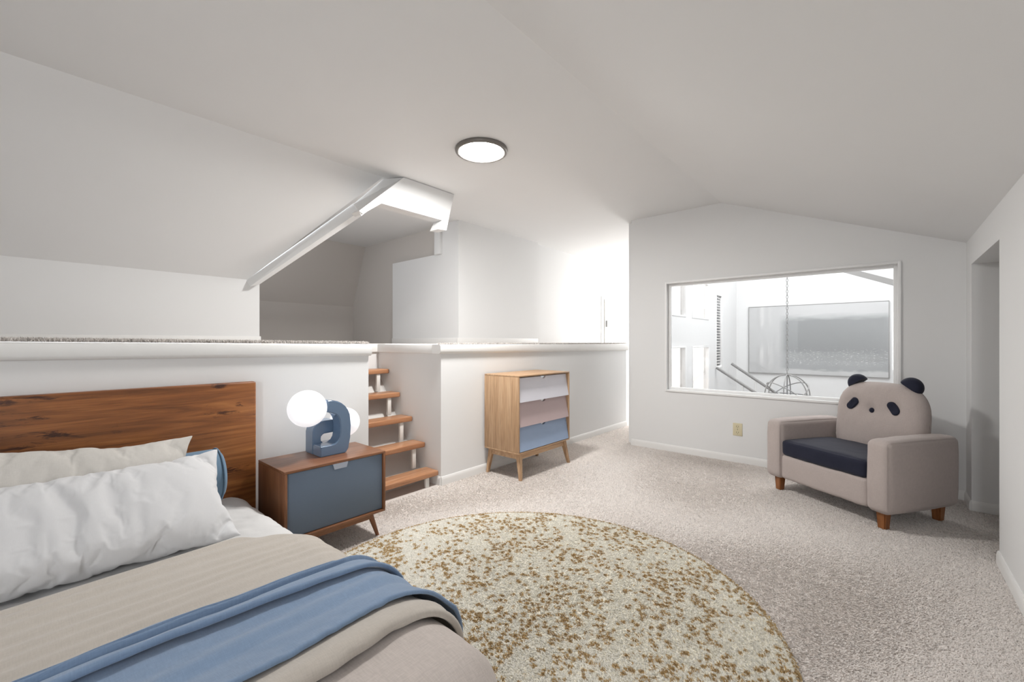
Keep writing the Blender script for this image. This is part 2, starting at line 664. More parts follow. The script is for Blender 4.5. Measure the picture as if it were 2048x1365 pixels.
# rounded fascia board around the platform edge
bm = B()
def fascia(bm, x0, x1, z0a, z1a, z0b, z1b, y=YP):
    p = []
    for s in range(5):
        a = PI / 2 * s / 4
        p.append((y - 0.030 + 0.018 * (1 - math.sin(a)), 1 - 0.014 * (1 - math.cos(a))))
    prof = [(y + .1, 0, 1), (y - .012, 0, 1), (y - .026, -.006, 1), (y - .030, -.02, 1), (y - .030, .022, 0), (y - .024, .008, 0), (y - .010, 0, 0), (y + .1, 0, 0)]
    A = [(x0, py, (z1a if t else z0a) + dz) for py, dz, t in prof]
    Bq = [(x1, py, (z1b if t else z0b) + dz) for py, dz, t in prof]
    va = [bm.verts.new(q) for q in A]
    vb = [bm.verts.new(q) for q in Bq]
    n = len(va)
    bm.faces.new(va)
    bm.faces.new(list(reversed(vb)))
    for i in range(n):
        bm.faces.new([va[i], vb[i], vb[(i + 1) % n], va[(i + 1) % n]])
fascia(bm, XB, 1.955, zl(XB) - .095, zl(XB), 1.287, zl(1.94))
struct(finish('trim_1', bm, M['trim'], angle=50))
bm = B()
fascia(bm, 2.69, 6.74, 1.289, 1.377, 1.262, 1.375)
add_box(bm, 2.695, 2.80, YP - .0, 4.38, 1.287, 1.378, 0.008)
add_box(bm, 1.94, 2.80, 4.355, 4.46, 1.287, 1.38, 0.008)
add_box(bm, 6.69, 6.74, YP, 4.43, 1.262, 1.375, 0.01)
struct(finish('trim_2', bm, M['trim'], angle=50))

# loft floor with its carpet lip
bm = B()
for (xa, xb, ya, yb) in [(XB, 1.94, YP, 7.4), (1.94, 2.72, 4.38, 7.4), (2.72, 6.71, YP, 7.4)]:
    za, zb = zl(xa) if xa < 1.94 else 1.378, zl(xb) if xb <= 1.94 else 1.376
    add_quads(bm, [[(xa, ya, za + .006), (xb, ya, zb + .006), (xb, yb, zb + .006), (xa, yb, za + .006)]])
loft = struct(finish('floor', bm, M['carpet'], smooth=False))
loft['label'] = 'carpeted loft floor on top of the white platform'

# walls of the loft
bm = B()
add_box(bm, XB, 1.64, 4.84, 4.94, 1.37, 2.05)
add_box(bm, 1.54, 1.64, 4.94, 7.3, 1.37, 2.5)
struct(finish('wall_loft', bm, M['wall'], smooth=False))
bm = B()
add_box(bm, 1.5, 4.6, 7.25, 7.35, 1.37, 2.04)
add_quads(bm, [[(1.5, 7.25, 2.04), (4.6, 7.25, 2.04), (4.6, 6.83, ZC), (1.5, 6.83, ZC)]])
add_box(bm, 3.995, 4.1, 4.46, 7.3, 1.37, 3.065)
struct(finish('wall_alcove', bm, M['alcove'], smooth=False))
bm = B()
add_box(bm, 3.93, 3.995, 4.45, 5.91, 1.37, 2.65)
add_box(bm, 3.93, 3.995, 4.45, 4.83, 2.65, 3.07)
add_box(bm, 3.93, 5.70, 4.36, 4.45, 0, 3.07)
struct(finish('wall_back.001', bm, M['wall'], smooth=False))
bm = B()
add_box(bm, 5.70, 10.4, 4.45, 4.55, 0, 3.07)
add_box(bm, 10.3, 10.4, 2.7, 4.5, 0, 3.06)
struct(finish('wall_corridor', bm, M['wall'], smooth=False))

# boxed header over the alcove and the boxed valley
bm = B()
pts = [(2.552, 3.055), (3.215, 3.055), (3.106, 2.632), (2.987, 2.622), (3.043, 2.730), (2.297, 2.731), (2.104, 2.587), (2.064, 2.606)]
pts = [(x, 3.64, z) for x, z in pts]
add_prism(bm, pts, (0, 0.14, 0))
add_prism(bm, [(2.552, 3.64, 3.055), (2.064, 3.64, 2.606), (2.245, 4.066, 2.804), (2.428, 3.829, 3.045)], (0.035, 0.02, -0.035))
struct(finish('trim_3', bm, M['ceiling'], smooth=False))
bm = B()
Pa = [(2.262, 3.99, 2.712), (2.315, 4.02, 2.692), (2.42, 4.12, 2.78), (2.245, 4.066, 2.81)]
Pb = [(1.524, 4.752, 1.953), (1.601, 4.727, 1.979), (1.70, 4.83, 2.07), (1.52, 4.86, 2.03)]
va = [bm.verts.new(p) for p in Pa]
vb = [bm.verts.new(p) for p in Pb]
bm.faces.new(va)
bm.faces.new(list(reversed(vb)))
for i in range(4):
    bm.faces.new([va[i], vb[i], vb[(i + 1) % 4], va[(i + 1) % 4]])
struct(finish('trim_4', bm, M['ceiling'], smooth=False))
struct(box('trim_5', 3.885, 3.935, 4.70, 4.82, 2.64, 2.99, M['ceiling'], bev=0.004))

# baseboards
def baseboard(name, pts_list):
    bm = B()
    for (x0, y0, x1, y1, nx, ny) in pts_list:
        h, t = 0.085, 0.014
        prof = [(0, 0), (t, 0), (t, h - .03), (t * .8, h - .012), (t * .35, h), (0, h)]
        A = [bm.verts.new((x0 + nx * a, y0 + ny * a, z)) for a, z in prof]
        D = [bm.verts.new((x1 + nx * a, y1 + ny * a, z)) for a, z in prof]
        n = len(A)
        bm.faces.new(A)
        bm.faces.new(list(reversed(D)))
        for i in range(n):
            bm.faces.new([A[i], D[i], D[(i + 1) % n], A[(i + 1) % n]])
    return struct(finish(name, bm, M['trim'], angle=40))


baseboard('baseboard_window', [(XW, YR, XW, 2.6, -1, 0), (XW - .0, 2.6, XT, 2.6, 0, 1)])
baseboard('baseboard_right', [(XB, YR, 4.06, YR, 0, 1), (5.2, YR, XW, YR, 0, 1), (5.2, -1.75, 5.2, YR, -1, 0)])
baseboard('baseboard_platform', [(2.72, YP, 6.71, YP, 0, -1), (2.72, YP, 2.72, 4.3, -1, 0)])
baseboard('baseboard_left', [(XB, YP, 1.94, YP, 0, -1)])
baseboard('baseboard_corridor', [(5.7, 4.45, 10.3, 4.45, 0, -1)])
bm = B()
for (x0, x1, y0, y1, za, zb) in [(XB, 1.65, 4.825, 4.84, zl(0), zl(1.64)), (3.90, 5.69, 4.345, 4.36, 1.376, 1.376), (3.915, 3.93, 4.36, 5.91, 1.376, 1.376)]:
    add_box(bm, x0, x1, y0, y1, 1.37, 1.376 + .085, 0.004)
struct(finish('baseboard_loft', bm, M['trim']))

# inner window: casing, stepped frame, pane
wroot = struct(thing('window_1', 'wide white framed inner window behind the panda armchair', 'window', (XW, 1.0, WZ0)))
def wpart(name, boxes, mat, bev=0.003):
    bm = B()
    for b in boxes:
        add_box(bm, *b, bev)
    o = finish(name, bm, mat)
    o.parent = wroot
    o.matrix_parent_inverse = Matrix.Translation((-XW, -1.0, -WZ0))
    return o
def ring(x0, x1, o_, i_):
    a0, a1, b0, b1 = W0 + o_, W1 - o_, WZ0 + o_, WZ1 - o_
    w = i_ - o_
    return [(x0, x1, a0, a0 + w, b0, b1), (x0, x1, a1 - w, a1, b0, b1), (x0, x1, a0 + w, a1 - w, b0, b0 + w), (x0, x1, a0 + w, a1 - w, b1 - w, b1)]
wpart('casing', ring(XW - .018, XW + .02, -.004, .02), M['frame'])
wpart('jamb', ring(XW + .0, XT, .0, .014), M['frame'])
wpart('sash', ring(XW + .045, XW + .085, .014, .05), M['frame'])
wpart('pane', [(XW + .062, XW + .068, W0 + .04, W1 - .04, WZ0 + .04, WZ1 - .04)], M['glass'], 0)

# great room beyond the window
bm = B()
YG = 2.6
holes = [(6.75, 7.62, 1.835, 2.55), (7.93, 8.90, 1.835, 2.55), (6.75, 7.62, .3, 1.332), (7.95, 8.92, .3, 1.327), (9.39, 9.82, .86, 2.40)]
def gbox(x0, x1, z0, z1):
    if x1 > x0 and z1 > z0:
        add_box(bm, x0, x1, YG, YG + .1, z0, z1)
gbox(XT, 11.1, 2.55, 4.6)
gbox(XT, 11.1, -2.6, .3)
gbox(XT, 6.75, .3, 2.55)
gbox(6.75, 8.92, 1.332, 1.835)
gbox(7.62, 7.94, .3, 1.332)
gbox(7.62, 7.93, 1.835, 2.55)
gbox(8.92, 9.39, .3, 2.55)
gbox(8.90, 8.92, 1.835, 2.55)
gbox(9.39, 9.82, .3, .86)
gbox(9.39, 9.82, 2.40, 2.55)
gbox(9.82, 11.1, .3, 2.55)
add_box(bm, 11.0, 11.1, -2.6, 2.7, -2.6, 4.6)
add_box(bm, XT, 11.1, -2.7, -2.6, -2.6, 4.6)
add_box(bm, XT - .12, XT, -2.7, YR - .1, -2.6, 4.6)
add_box(bm, XT - .12, XT, YR - .1, 2.7, -2.6, -.03)
add_box(bm, XT - .12, XT, YR - .1, 2.7, 3.07, 4.6)
add_box(bm, XT, 11.1, -2.7, 2.7, 4.5, 4.6)
struct(finish('wall_great_room', bm, M['wall'], smooth=False))
struct(box('floor.001', XT, 11.1, -2.7, 2.7, -2.7, -2.6, M['carpet']))
# glazed openings in the side wall
for i, (x0, x1, z0, z1) in enumerate(holes):
    nm = 'window_%d' % (i + 2)
    bm = B()
    w = 0.03
    for b in [(x0, x0 + w, z0, z1), (x1 - w, x1, z0, z1), (x0 + w, x1 - w, z0, z0 + w), (x0 + w, x1 - w, z1 - w, z1)]:
        add_box(bm, b[0], b[1], YG - .006, YG + .06, b[2], b[3], .002)
    fr_ = struct(finish(nm, bm, M['frame']))
    fr_['label'] = ['upper left pane', 'upper right pane', 'lower left pane', 'lower right pane', 'tall narrow pane'][i] + ' in the white side wall beyond the inner window'
    if i == 4:
        bm = B()
        for s in range(26):
            zz = z0 + .05 + s * .057
            add_box(bm, x0 + .03, x1 - .03, YG + .03, YG + .036, zz, zz + .045, 0, mat=None)
        finish('blind_slats', bm, M['blind'], fr_)['kind'] = 'stuff'
    box('pane', x0 + .02, x1 - .02, YG + .02, YG + .026, z0 + .02, z1 - .02, M['glass'], fr_)
# roof beams of the great room
for (z0, z1) in [((0.75, 2.72), (-1.6, 1.68)), ((0.75, 2.92), (-1.6, 1.95))]:
    pass
bm = B()
add_prism(bm, [(8.6, 0.60, 2.65), (8.6, -2.5, 1.28), (8.6, -2.5, 1.40), (8.6, 0.60, 2.77)], (0.9, 0, 0))
add_prism(bm, [(8.6, 0.60, 2.77), (8.6, -2.5, 1.40), (8.6, -2.5, 1.46), (8.6, 0.60, 2.83)], (0.06, 0, 0))
struct(finish('trim_6', bm, M['ceiling'], smooth=False))

# small access door in the corridor wall
d = thing('door_1', 'white access door with small handle in the bright corridor wall', 'door', (8.3, 4.45, 0))
struct(d)
d0 = d.location
def dpart(name, b, mat, bev=.003):
    bm = B()
    for q in b:
        add_box(bm, q[0] - d0.x, q[1] - d0.x, q[2] - d0.y, q[3] - d0.y, q[4], q[5], bev)
    return finish(name, bm, mat, d)
dpart('leaf', [(8.10, 9.15, 4.425, 4.452, 0.02, 2.30)], M['white'])
dpart('casing', [(7.97, 8.06, 4.43, 4.45, 0, 2.36), (9.19, 9.27, 4.43, 4.45, 0, 2.36), (8.06, 9.19, 4.43, 4.45, 2.31, 2.36)], M['trim'])
dpart('door_handle', [(8.13, 8.17, 4.39, 4.43, 1.72, 1.86)], M['iron'], .006)
dpart('reveal', [(8.06, 8.10, 4.448, 4.453, 0, 2.31), (9.15, 9.19, 4.448, 4.453, 0, 2.31)], M['slot'], 0)

# ------------------------------------------------------------------ carpet pile
def carpet_pile():
    n = 420000
    # denser where nearer: sample in the visible part of the floor
    X = np.concatenate([rng.uniform(0.9, 5.5, n * 2 - 40000), rng.uniform(5.5, 7.6, 40000)])
    Y = np.concatenate([rng.uniform(-0.9, 3.27, n * 2 - 40000), rng.uniform(2.62, 3.27, 40000)])
    d = .756 * X + .654 * Y
    l = .654 * X - .756 * Y
    keep = (np.abs(l) < d * 1.25) & (d > 1.55)
    inside_rug = (X - 1.70) ** 2 + (Y - 1.47) ** 2 < 1.2 ** 2
    keep &= ~inside_rug
    keep &= (Y > -0.54) | ((X > 4.07) & (X < 5.19))
    keep &= rng.uniform(0, 1, n * 2) < np.clip(2.6 / d, 0.35, 1)
    X, Y = X[keep], Y[keep]
    m = len(X)
    base = np.zeros((m, 3), np.float32)
    base[:, 0], base[:, 1] = X, Y
    base[:, 2] = 0.0
    # direction field swirls gently so the pile shows tracks
    a = 2.2 * np.sin(1.7 * X + 0.8 * np.sin(2.1 * Y)) + 1.9 * np.cos(2.3 * Y + 0.6 * X) + rng.normal(0, .9, m)
    ln = rng.uniform(.006, .012, m)
    d1 = np.stack([np.cos(a) * ln, np.sin(a) * ln, rng.uniform(.004, .008, m)], 1)
    th = a + PI / 2 + rng.normal(0, .5, m)
    w = rng.uniform(.0022, .0036, m)
    wd = np.stack([np.cos(th) * w, np.sin(th) * w, np.zeros(m)], 1)
    t = np.clip(rng.normal(1.0, .07, m), .75, 1.15)
    dk = rng.uniform(0, 1, m) < .04
    t[dk] *= .72
    tint = np.stack([t, t, t], 1)
    return tri_pile('carpet_pile', base, d1, wd, tint, M['pile'], floor)


carpet_pile()


def lip_pile():
    xs = np.concatenate([rng.uniform(-0.6, 1.94, 14000), rng.uniform(2.72, 6.7, 14000)])
    m = len(xs)
    z0 = np.where(xs < 1.94, 1.405 - .018 * xs / 1.94, 1.378)
    base = np.stack([xs, YP - .014 + rng.uniform(0, .07, m), z0 + rng.uniform(-.002, .004, m)], 1)
    ln = rng.uniform(.004, .013, m)
    a = rng.uniform(0, 2 * PI, m)
    hh = np.where(xs < 1.94, rng.uniform(.008, .022, m), rng.uniform(.006, .017, m))
    d1 = np.stack([np.cos(a) * ln, np.sin(a) * ln, hh], 1)
    w = rng.uniform(.002, .0035, m)
    th = rng.uniform(0, 2 * PI, m)
    wd = np.stack([np.cos(th) * w, np.sin(th) * w, 0 * w], 1)
    t = np.clip(rng.normal(.86, .13, m), .5, 1.1)
    return tri_pile('carpet_pile', base, d1, wd, np.stack([t, t, t], 1), M['pile'], loft)


lip_pile()

# ------------------------------------------------------------------ RUG
rug = thing('round_rug', 'round cream shag rug flecked with tan, on the beige carpet beside the bed', 'rug', (1.70, 1.47, 0))
def rugR(t):
    return 1.262 + 0.030 * np.cos(t + 0.55) + 0.016 * np.cos(2 * t + 1.0)
bm = B()
N = 160
prof = [(1.0, 0.001), (1.0, 0.010), (.985, .013)]
rings = []
for f_, z in prof:
    rings.append([bm.verts.new((rugR(2 * PI * j / N) * f_ * math.cos(2 * PI * j / N), rugR(2 * PI * j / N) * f_ * math.sin(2 * PI * j / N), z)) for j in range(N)])
for a, b in zip(rings[:-1], rings[1:]):
    for j in range(N):
        bm.faces.new([a[j], a[(j + 1) % N], b[(j + 1) % N], b[j]])
bm.faces.new(rings[-1])
finish('backing', bm, M['rug_base'], rug)


def smooth_noise(X, Y, s, seed, oct=1):
    """vectorised value noise"""
    r2 = np.random.default_rng(seed)
    tab = r2.random((64, 64))
    out = np.zeros_like(X)
    amp, tot = 1.0, 0.0
    for o_ in range(oct):
        u, v = X * s + 100, Y * s + 100
        i, j = np.floor(u).astype(int), np.floor(v).astype(int)
        fu, fv = u - i, v - j
        fu, fv = fu * fu * (3 - 2 * fu), fv * fv * (3 - 2 * fv)
        g = lambda a, b: tab[a % 64, b % 64]
        out += amp * ((g(i, j) * (1 - fu) + g(i + 1, j) * fu) * (1 - fv) + (g(i, j + 1) * (1 - fu) + g(i + 1, j + 1) * fu) * fv)
        tot += amp
        amp *= .5
        s *= 2
    return out / tot


def rug_pile():
    n = 330000
    r = np.sqrt(rng.uniform(0, 1, n))
    t = rng.uniform(0, 2 * PI, n)
    R = rugR(t)
    X, Y = r * R * np.cos(t), r * R * np.sin(t)
    wx = X + 1.70
    keep = wx > 0.95
    X, Y, r = X[keep], Y[keep], r[keep]
    m = len(X)
    base = np.stack([X, Y, np.full(m, .011)], 1)
    a = .6 * np.sin(3 * X) + .8 * np.cos(2.4 * Y) + rng.normal(0, .8, m) + 2.4
    ln = rng.uniform(.005, .011, m)
    d1 = np.stack([np.cos(a) * ln, np.sin(a) * ln, rng.uniform(.005, .010, m)], 1)
    th = a + PI / 2 + rng.normal(0, .4, m)
    w = rng.uniform(.0024, .004, m)
    wd = np.stack([np.cos(th) * w, np.sin(th) * w, 0 * w], 1)
    # flecks: tufts dyed tan gather in small dots that crowd into looser patches
    from mathutils import kdtree
    ns_ = 8500
    sx_, sy_ = rng.uniform(-1.3, 1.3, ns_), rng.uniform(-1.3, 1.3, ns_)
    patch = smooth_noise(sx_, sy_, 7, 5, 2)
    ok = rng.random(ns_) < np.clip((patch - .28) * 2.6, .2, 1)
    sx_, sy_ = sx_[ok], sy_[ok]
    kd = kdtree.KDTree(len(sx_))
    for i in range(len(sx_)):
        kd.insert((sx_[i], sy_[i], 0), i)
    kd.balance()
    srad = rng.uniform(.005, .0155, len(sx_))
    v = np.zeros(m)
    wob_ = rng.normal(0, .0018, m)
    for i in range(m):
        co, ii, dist = kd.find((X[i] * 1.0, Y[i], 0))
        v[i] = (srad[ii] - dist + wob_[i]) / srad[ii]
    dotc = rng.random(len(sx_))
    tan_ = v > 0
    cream = np.array(srgb(249, 247, 241)[:3])
    tanc = np.array(srgb(208, 182, 136)[:3])
    brown = np.array(srgb(150, 118, 74)[:3])
    tint = np.tile(cream, (m, 1))
    tint[tan_] = tanc
    tint[v > .55] = brown * .4 + tanc * .6
    edge = r > .985
    tint[edge & (rng.random(m) < .6)] = tanc * .9
    tint *= np.clip(rng.normal(1, .08, m), .75, 1.2)[:, None]
    return tri_pile('pile', base, d1, wd, tint, M['rug_yarn'], rug)


rug_pile()

# ------------------------------------------------------------------ STAIRS
st = thing('staircase', 'five wooden steps climbing to the loft between white platform walls', 'stairs', (2.33, 3.3, 0))
ox, oy = 2.33, 3.3
def add_tread(y, z):
    bm = B()
    vs = add_box(bm, 1.945 - ox, 2.715 - ox, y - oy, y + .20 - oy, z - .05, z, .010, 3)
    for v in bm.verts:
        v.co.y += .008 * nz(v.co.x * 4 + z * 9, z * 3) if v.co.y < y - oy + .1 else 0
    return finish('tread', bm, M['tread'], st)
TR = [(3.30, .145), (3.51, .390), (3.72, .627), (3.94, .862), (4.15, 1.105)]
for i, (y, z) in enumerate(TR):
    add_tread(y, z)
    zb = TR[i - 1][1] if i else 0.0
    for xx in (2.595, 2.02):
        box('bracket', xx - ox - .021, xx - ox + .021, y + .018 - oy, y + .045 - oy, zb, z - .05, M['metal_white'], st, .003)
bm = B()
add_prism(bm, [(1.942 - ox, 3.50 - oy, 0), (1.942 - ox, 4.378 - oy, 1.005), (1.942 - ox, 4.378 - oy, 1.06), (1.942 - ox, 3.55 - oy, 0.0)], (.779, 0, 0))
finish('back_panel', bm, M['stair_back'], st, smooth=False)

# ------------------------------------------------------------------ BED
BX0, BX1, BT = -0.53, 1.0, 0.42
bed = thing('bed', 'double bed with rustic oak slab headboard against the white platform wall', 'bed', (.24, 2.0, 0))
bx, by = .24, 2.0
bm = B()
add_box(bm, -.58 - bx, 1.062 - bx, 3.19 - by, 3.25 - by, 0.02, 1.137, .012, 3)
finish('headboard', bm, M['headboard'], bed)
box('base', BX0 + .04 - bx, BX1 - .06 - bx, .95 - by, 3.18 - by, .10, .24, M['sheet'], bed, .02)
for x in (-.44, .88):
    for y in (1.05, 3.1):
        box('leg', x - .03 - bx, x + .03 - bx, y - .03 - by, y + .03 - by, 0, .10, M['chair_leg'], bed, .004)


def cross(hw, top, r, zlow, nflat, nr, nd):
    """profile across the bed: list of (x, z, nx, nz) from left hem over the top to right hem"""
    cxm = (BX0 + BX1) / 2
    P = []
    for i in range(nd):
        z = zlow + (top - r - zlow) * i / nd
        P.append((cxm - hw, z, -1, 0))
    for i in range(nr):
        a = PI / 2 * i / nr
        P.append((cxm - hw + r - r * math.cos(a), top - r + r * math.sin(a), -math.cos(a), math.sin(a)))
    for i in range(nflat + 1):
        P.append((cxm - hw + r + (2 * hw - 2 * r) * i / nflat, top, 0, 1))
    for i in range(1, nr + 1):
        a = PI / 2 * (1 - i / nr)
        P.append((cxm + hw - r + r * math.cos(a), top - r + r * math.sin(a), math.cos(a), math.sin(a)))
    for i in range(1, nd + 1):
        z = top - r + (zlow - top + r) * i / nd
        P.append((cxm + hw, z, 1, 0))
    return P


def cloth(name, y0, y1, hw, top, r, zlow, mat, disp, ny=90, nflat=110, solid=.008, hem=.012, parent=None):
    """y0/y1: functions of x for the two hems; disp(x, y, k): displacement along the profile normal, k 0..1 across the cloth"""
    prof = cross(hw, top, r, zlow, nflat, 12, 12)
    A = np.zeros((len(prof), ny, 3))
    for i, (x, z, nx, nzv) in enumerate(prof):
        ya, yb = y0(x, z), y1(x, z)
        for j in range(ny):
            kk = j / (ny - 1)
            # hem rows roll over
            y = ya + (yb - ya) * kk
            dd = disp(x, y, kk, z)
            e = min(kk, 1 - kk) * abs(yb - ya)
            roll = hem * (1 - math.sqrt(max(0, 1 - (1 - min(1, e / hem)) ** 2))) if hem else 0
            dd -= roll
            A[i, j] = (x + nx * dd, y, z + nzv * dd)
    return grid_mesh(name, A, mat, parent, solid=solid)


def wr(x, y, sx, sy, amp, seed=0.0):
    return amp * noise.noise(Vector((x * sx, y * sy, seed)))


cst = lambda v: (lambda x, z: v)
# mattress under its white sheet
def sheet_disp(x, y, kk, z):
    d_ = wr(x, y, 5, 9, .012, 3) + wr(x + y, y - x * .6, 14, 9, .007, 8) + wr(x, y, 30, 26, .003, 1)
    return d_
A = cloth('sheet', cst(.9), cst(3.18), .765, BT, .13, .06, M['sheet'], sheet_disp, ny=150, nflat=80, solid=0, hem=.03, parent=bed)
A.matrix_parent_inverse = Matrix.Translation((-bx, -by, 0))
box('mattress', BX0 + .03 - bx, BX1 - .03 - bx, .98 - by, 3.17 - by, .24, .385, M['sheet'], bed, .05, 4)

def duvet_disp(x, y, kk, z):
    foot = max(0, (1.02 - y) / .22)
    d_ = .012 + wr(x, y, 3, 4, .012, 5) + wr(x, y, 9, 12, .004, 2)
    return d_ - .16 * foot ** 2 if foot < 1 else d_ - .16 * foot ** 2
duvet = cloth('duvet', cst(.80), cst(1.75), .785, BT + .018, .15, .05, M['duvet'], duvet_disp, ny=90, nflat=80)
tag(duvet, 'pale pinkish linen duvet at the foot of the bed, below the folded blanket', 'duvet')

def blanket_head(x, z):
    s = min(1, max(0, (x - .62) / .36))
    return 2.36 - .19 * s * s * (3 - 2 * s)
def blanket_disp(x, y, kk, z):
    d_ = .016 + wr(x, y, 2.4, 7, .007, 4)
    # long soft creases running across the bed
    ph = y * 82 + .9 * x + 3.2 * noise.noise(Vector((x * 1.3, y * 4, 4)))
    d_ += .0052 * math.sin(ph) * (0.6 + noise.noise(Vector((x * 2, y * 5, 9))))
    d_ += .010 if y < 1.5 else 0
    fold = max(0, 1 - abs(y - 1.22) / .14)
    d_ += .018 * fold * fold * (3 - 2 * fold)
    near = max(0, 1 - abs(y - 1.20) / .05)
    d_ += .005 * near * noise.noise(Vector((x * 16, y * 4, 2)))
    return d_
blanket = cloth('blanket', lambda x, z: 1.185 + .008 * math.sin(x * 9) - .035 * max(0, (x - .8) / .2), blanket_head, .800, BT + .03, .16, .10, M['blanket'], blanket_disp, ny=170, nflat=130, hem=.022, solid=.01)
tag(blanket, 'greige wool blanket spread over the bed, its lower edge folded, under the blue throw', 'blanket')

def throw_cloth(name, mat, hw, top, r, zlow, ny=150, nflat=150):
    prof = cross(hw, top, r, zlow, nflat, 12, 12)
    A = np.zeros((len(prof), ny, 3))
    for i, (x, z, nx, nzv) in enumerate(prof):
        s_ = x if nzv > .5 else x + (top - z) * (1 if x > .2 else -1)
        ya = 1.295 + .012 * math.sin(s_ * 8 + 1) - .05 * min(1.6, max(0, (s_ - .85) / .15))
        yb = 1.775 - .07 * min(1.5, max(0, (s_ - .7) / .3)) + .008 * math.sin(s_ * 7)
        c = 1.605 + .022 * math.sin(1.9 * s_ + 2.2) + .008 * math.sin(6 * s_) - .09 * max(0, s_ - .75)
        c2 = 1.685 - .03 * math.sin(2.6 * s_ + .4)
        f = .9 + .25 * math.sin(3.1 * s_ + .5)
        b0, b1 = .034, .030
        rr, back = .011 * f, .035 * f
        for j in range(ny):
            k_ = j / (ny - 1)
            up = .036 * f
            if k_ < .45:
                # wide lower panel, running in under the fold
                t = k_ / .45
                y = ya + (c + back - ya) * t
                d_ = b0 + .034 * max(0, 1 - abs(y - 1.22) / .20)
                e = y - ya
                if e < .014:
                    d_ -= .014 * (1 - math.sqrt(max(0, 1 - (1 - e / .014) ** 2)))
                d_ += .010 * math.exp(-((y - 1.44 - .04 * math.sin(2 * s_)) / .035) ** 2)
            elif k_ < .50:
                t = (k_ - .45) / .05
                y = c + back * (1 - t)
                d_ = b0 + (up - 2 * rr) * t * .9
            elif k_ < .60:
                # rolled edge facing the foot of the bed
                t = (k_ - .50) / .10 * PI
                y = c - rr * math.sin(t)
                d_ = b0 + up - rr * (1 + math.cos(t))
            else:
                t = (k_ - .60) / .40
                y = c + (yb - c) * t
                d_ = b0 + up * (1 - t) ** .8 + (b1 - b0) * t
                for cc, hh, ww in ((c2, .020, .055), (1.735 - .02 * math.sin(3 * s_), .010, .03)):
                    q = (y - cc) / ww
                    if 0 <= q < 1:
                        d_ += hh * f * (1 - q) ** 1.2 * (1 if q > .1 else q / .1)
                    d_ -= hh * .4 * math.exp(-((y - cc + .004) / .008) ** 2)
                e = yb - y
                if e < .014:
                    d_ -= .014 * (1 - math.sqrt(max(0, 1 - (1 - e / .014) ** 2)))
            d_ += wr(s_, y, 5, 9, .006, 6) + wr(s_, y, 15, 22, .002, 2)
            d_ += .007 * max(0, 1 - abs(y - 1.30) / .04) * noise.noise(Vector((s_ * 20, y * 3, 7)))
            A[i, j] = (x + nx * d_, y, z + nzv * d_)
    return grid_mesh(name, A, mat, solid=.008)


throw = throw_cloth('throw_blanket', M['throw'], .815, BT + .036, .165, .16)
tag(throw, 'dusty blue wool throw laid across the foot half of the bed', 'throw')


def pillow(name, L, Hh, T, mat, seed, nu, nv):
    """standing cushion in its own frame: x along L, z along Hh, y thickness. Two sheets sewn at a gathered
    seam are blown up by a short cloth simulation, so the wrinkles are those of real fabric; the result is kept as a plain mesh."""
    bm = B()
    top, bot = {}, {}
    for i in range(nu):
        for j in range(nv):
            u, v = 2 * i / (nu - 1) - 1, 2 * j / (nv - 1) - 1
            e = i in (0, nu - 1) or j in (0, nv - 1)
            t = max(0, 1 - abs(u) ** 2.6) ** .55 * max(0, 1 - abs(v) ** 2.6) ** .55
            x = u * .56 * (1 - .05 * (1 - v * v) * u * u)
            z = v * .275 * (1 - .05 * (1 - u ** 4) * v * v)
            n = .004 * noise.noise(Vector((u * 5, v * 2.5, seed)))
            top[i, j] = bm.verts.new((x, .085 * t + n if not e else 0, z))
            bot[i, j] = top[i, j] if e else bm.verts.new((x, -.085 * t + n, z))
    for i in range(nu - 1):
        for j in range(nv - 1):
            q = [(i, j), (i + 1, j), (i + 1, j + 1), (i, j + 1)]
            bm.faces.new([top[k_] for k_ in reversed(q)])
            bm.faces.new([bot[k_] for k_ in q])
    me = bpy.data.meshes.new(name)
    bm.to_mesh(me)
    bm.free()
    o = bpy.data.objects.new(name, me)
    C.objects.link(o)
    vg = o.vertex_groups.new(name='seam')
    vg.add([v.index for v in me.vertices if abs(v.co.y) < 1e-6], 1.0, 'REPLACE')
    md = o.modifiers.new('cloth', 'CLOTH')
    st_ = md.settings
    st_.quality = 4
    st_.mass = .25
    st_.use_pressure = True
    st_.uniform_pressure_force = 1.5
    st_.tension_stiffness = st_.compression_stiffness = 25
    st_.shear_stiffness = 8
    st_.bending_stiffness = .02
    st_.tension_damping = st_.compression_damping = st_.shear_damping = 8
    st_.air_damping = 2
    st_.vertex_group_shrink = 'seam'
    st_.shrink_min = -.008
    st_.shrink_max = .03
    st_.effector_weights.gravity = 0
    md.collision_settings.use_collision = False
    md.point_cache.frame_start, md.point_cache.frame_end = 1, 20
    for f in range(1, 21):
        sc.frame_set(f)
    me2 = bpy.data.meshes.new_from_object(o.evaluated_get(bpy.context.evaluated_depsgraph_get()))
    bpy.data.objects.remove(o)
    sc.frame_set(1)
    co = np.empty(len(me2.vertices) * 3)
    me2.vertices.foreach_get('co', co)
    co = co.reshape(-1, 3)
    lo, hi = co.min(0), co.max(0)
    co = (co - (lo + hi) / 2) * (np.array([L, T, Hh]) / (hi - lo))
    me2.vertices.foreach_set('co', co.reshape(-1))
    me2.materials.clear()
    me2.materials.append(mat)
    me2.polygons.foreach_set('use_smooth', [True] * len(me2.polygons))
    me2.update()
    me2.name = name
    o = bpy.data.objects.new(name, me2)
    C.objects.link(o)
    sd = o.modifiers.new('subdivision', 'SUBSURF')
    sd.levels = 0
    sd.render_levels = 1
    return o


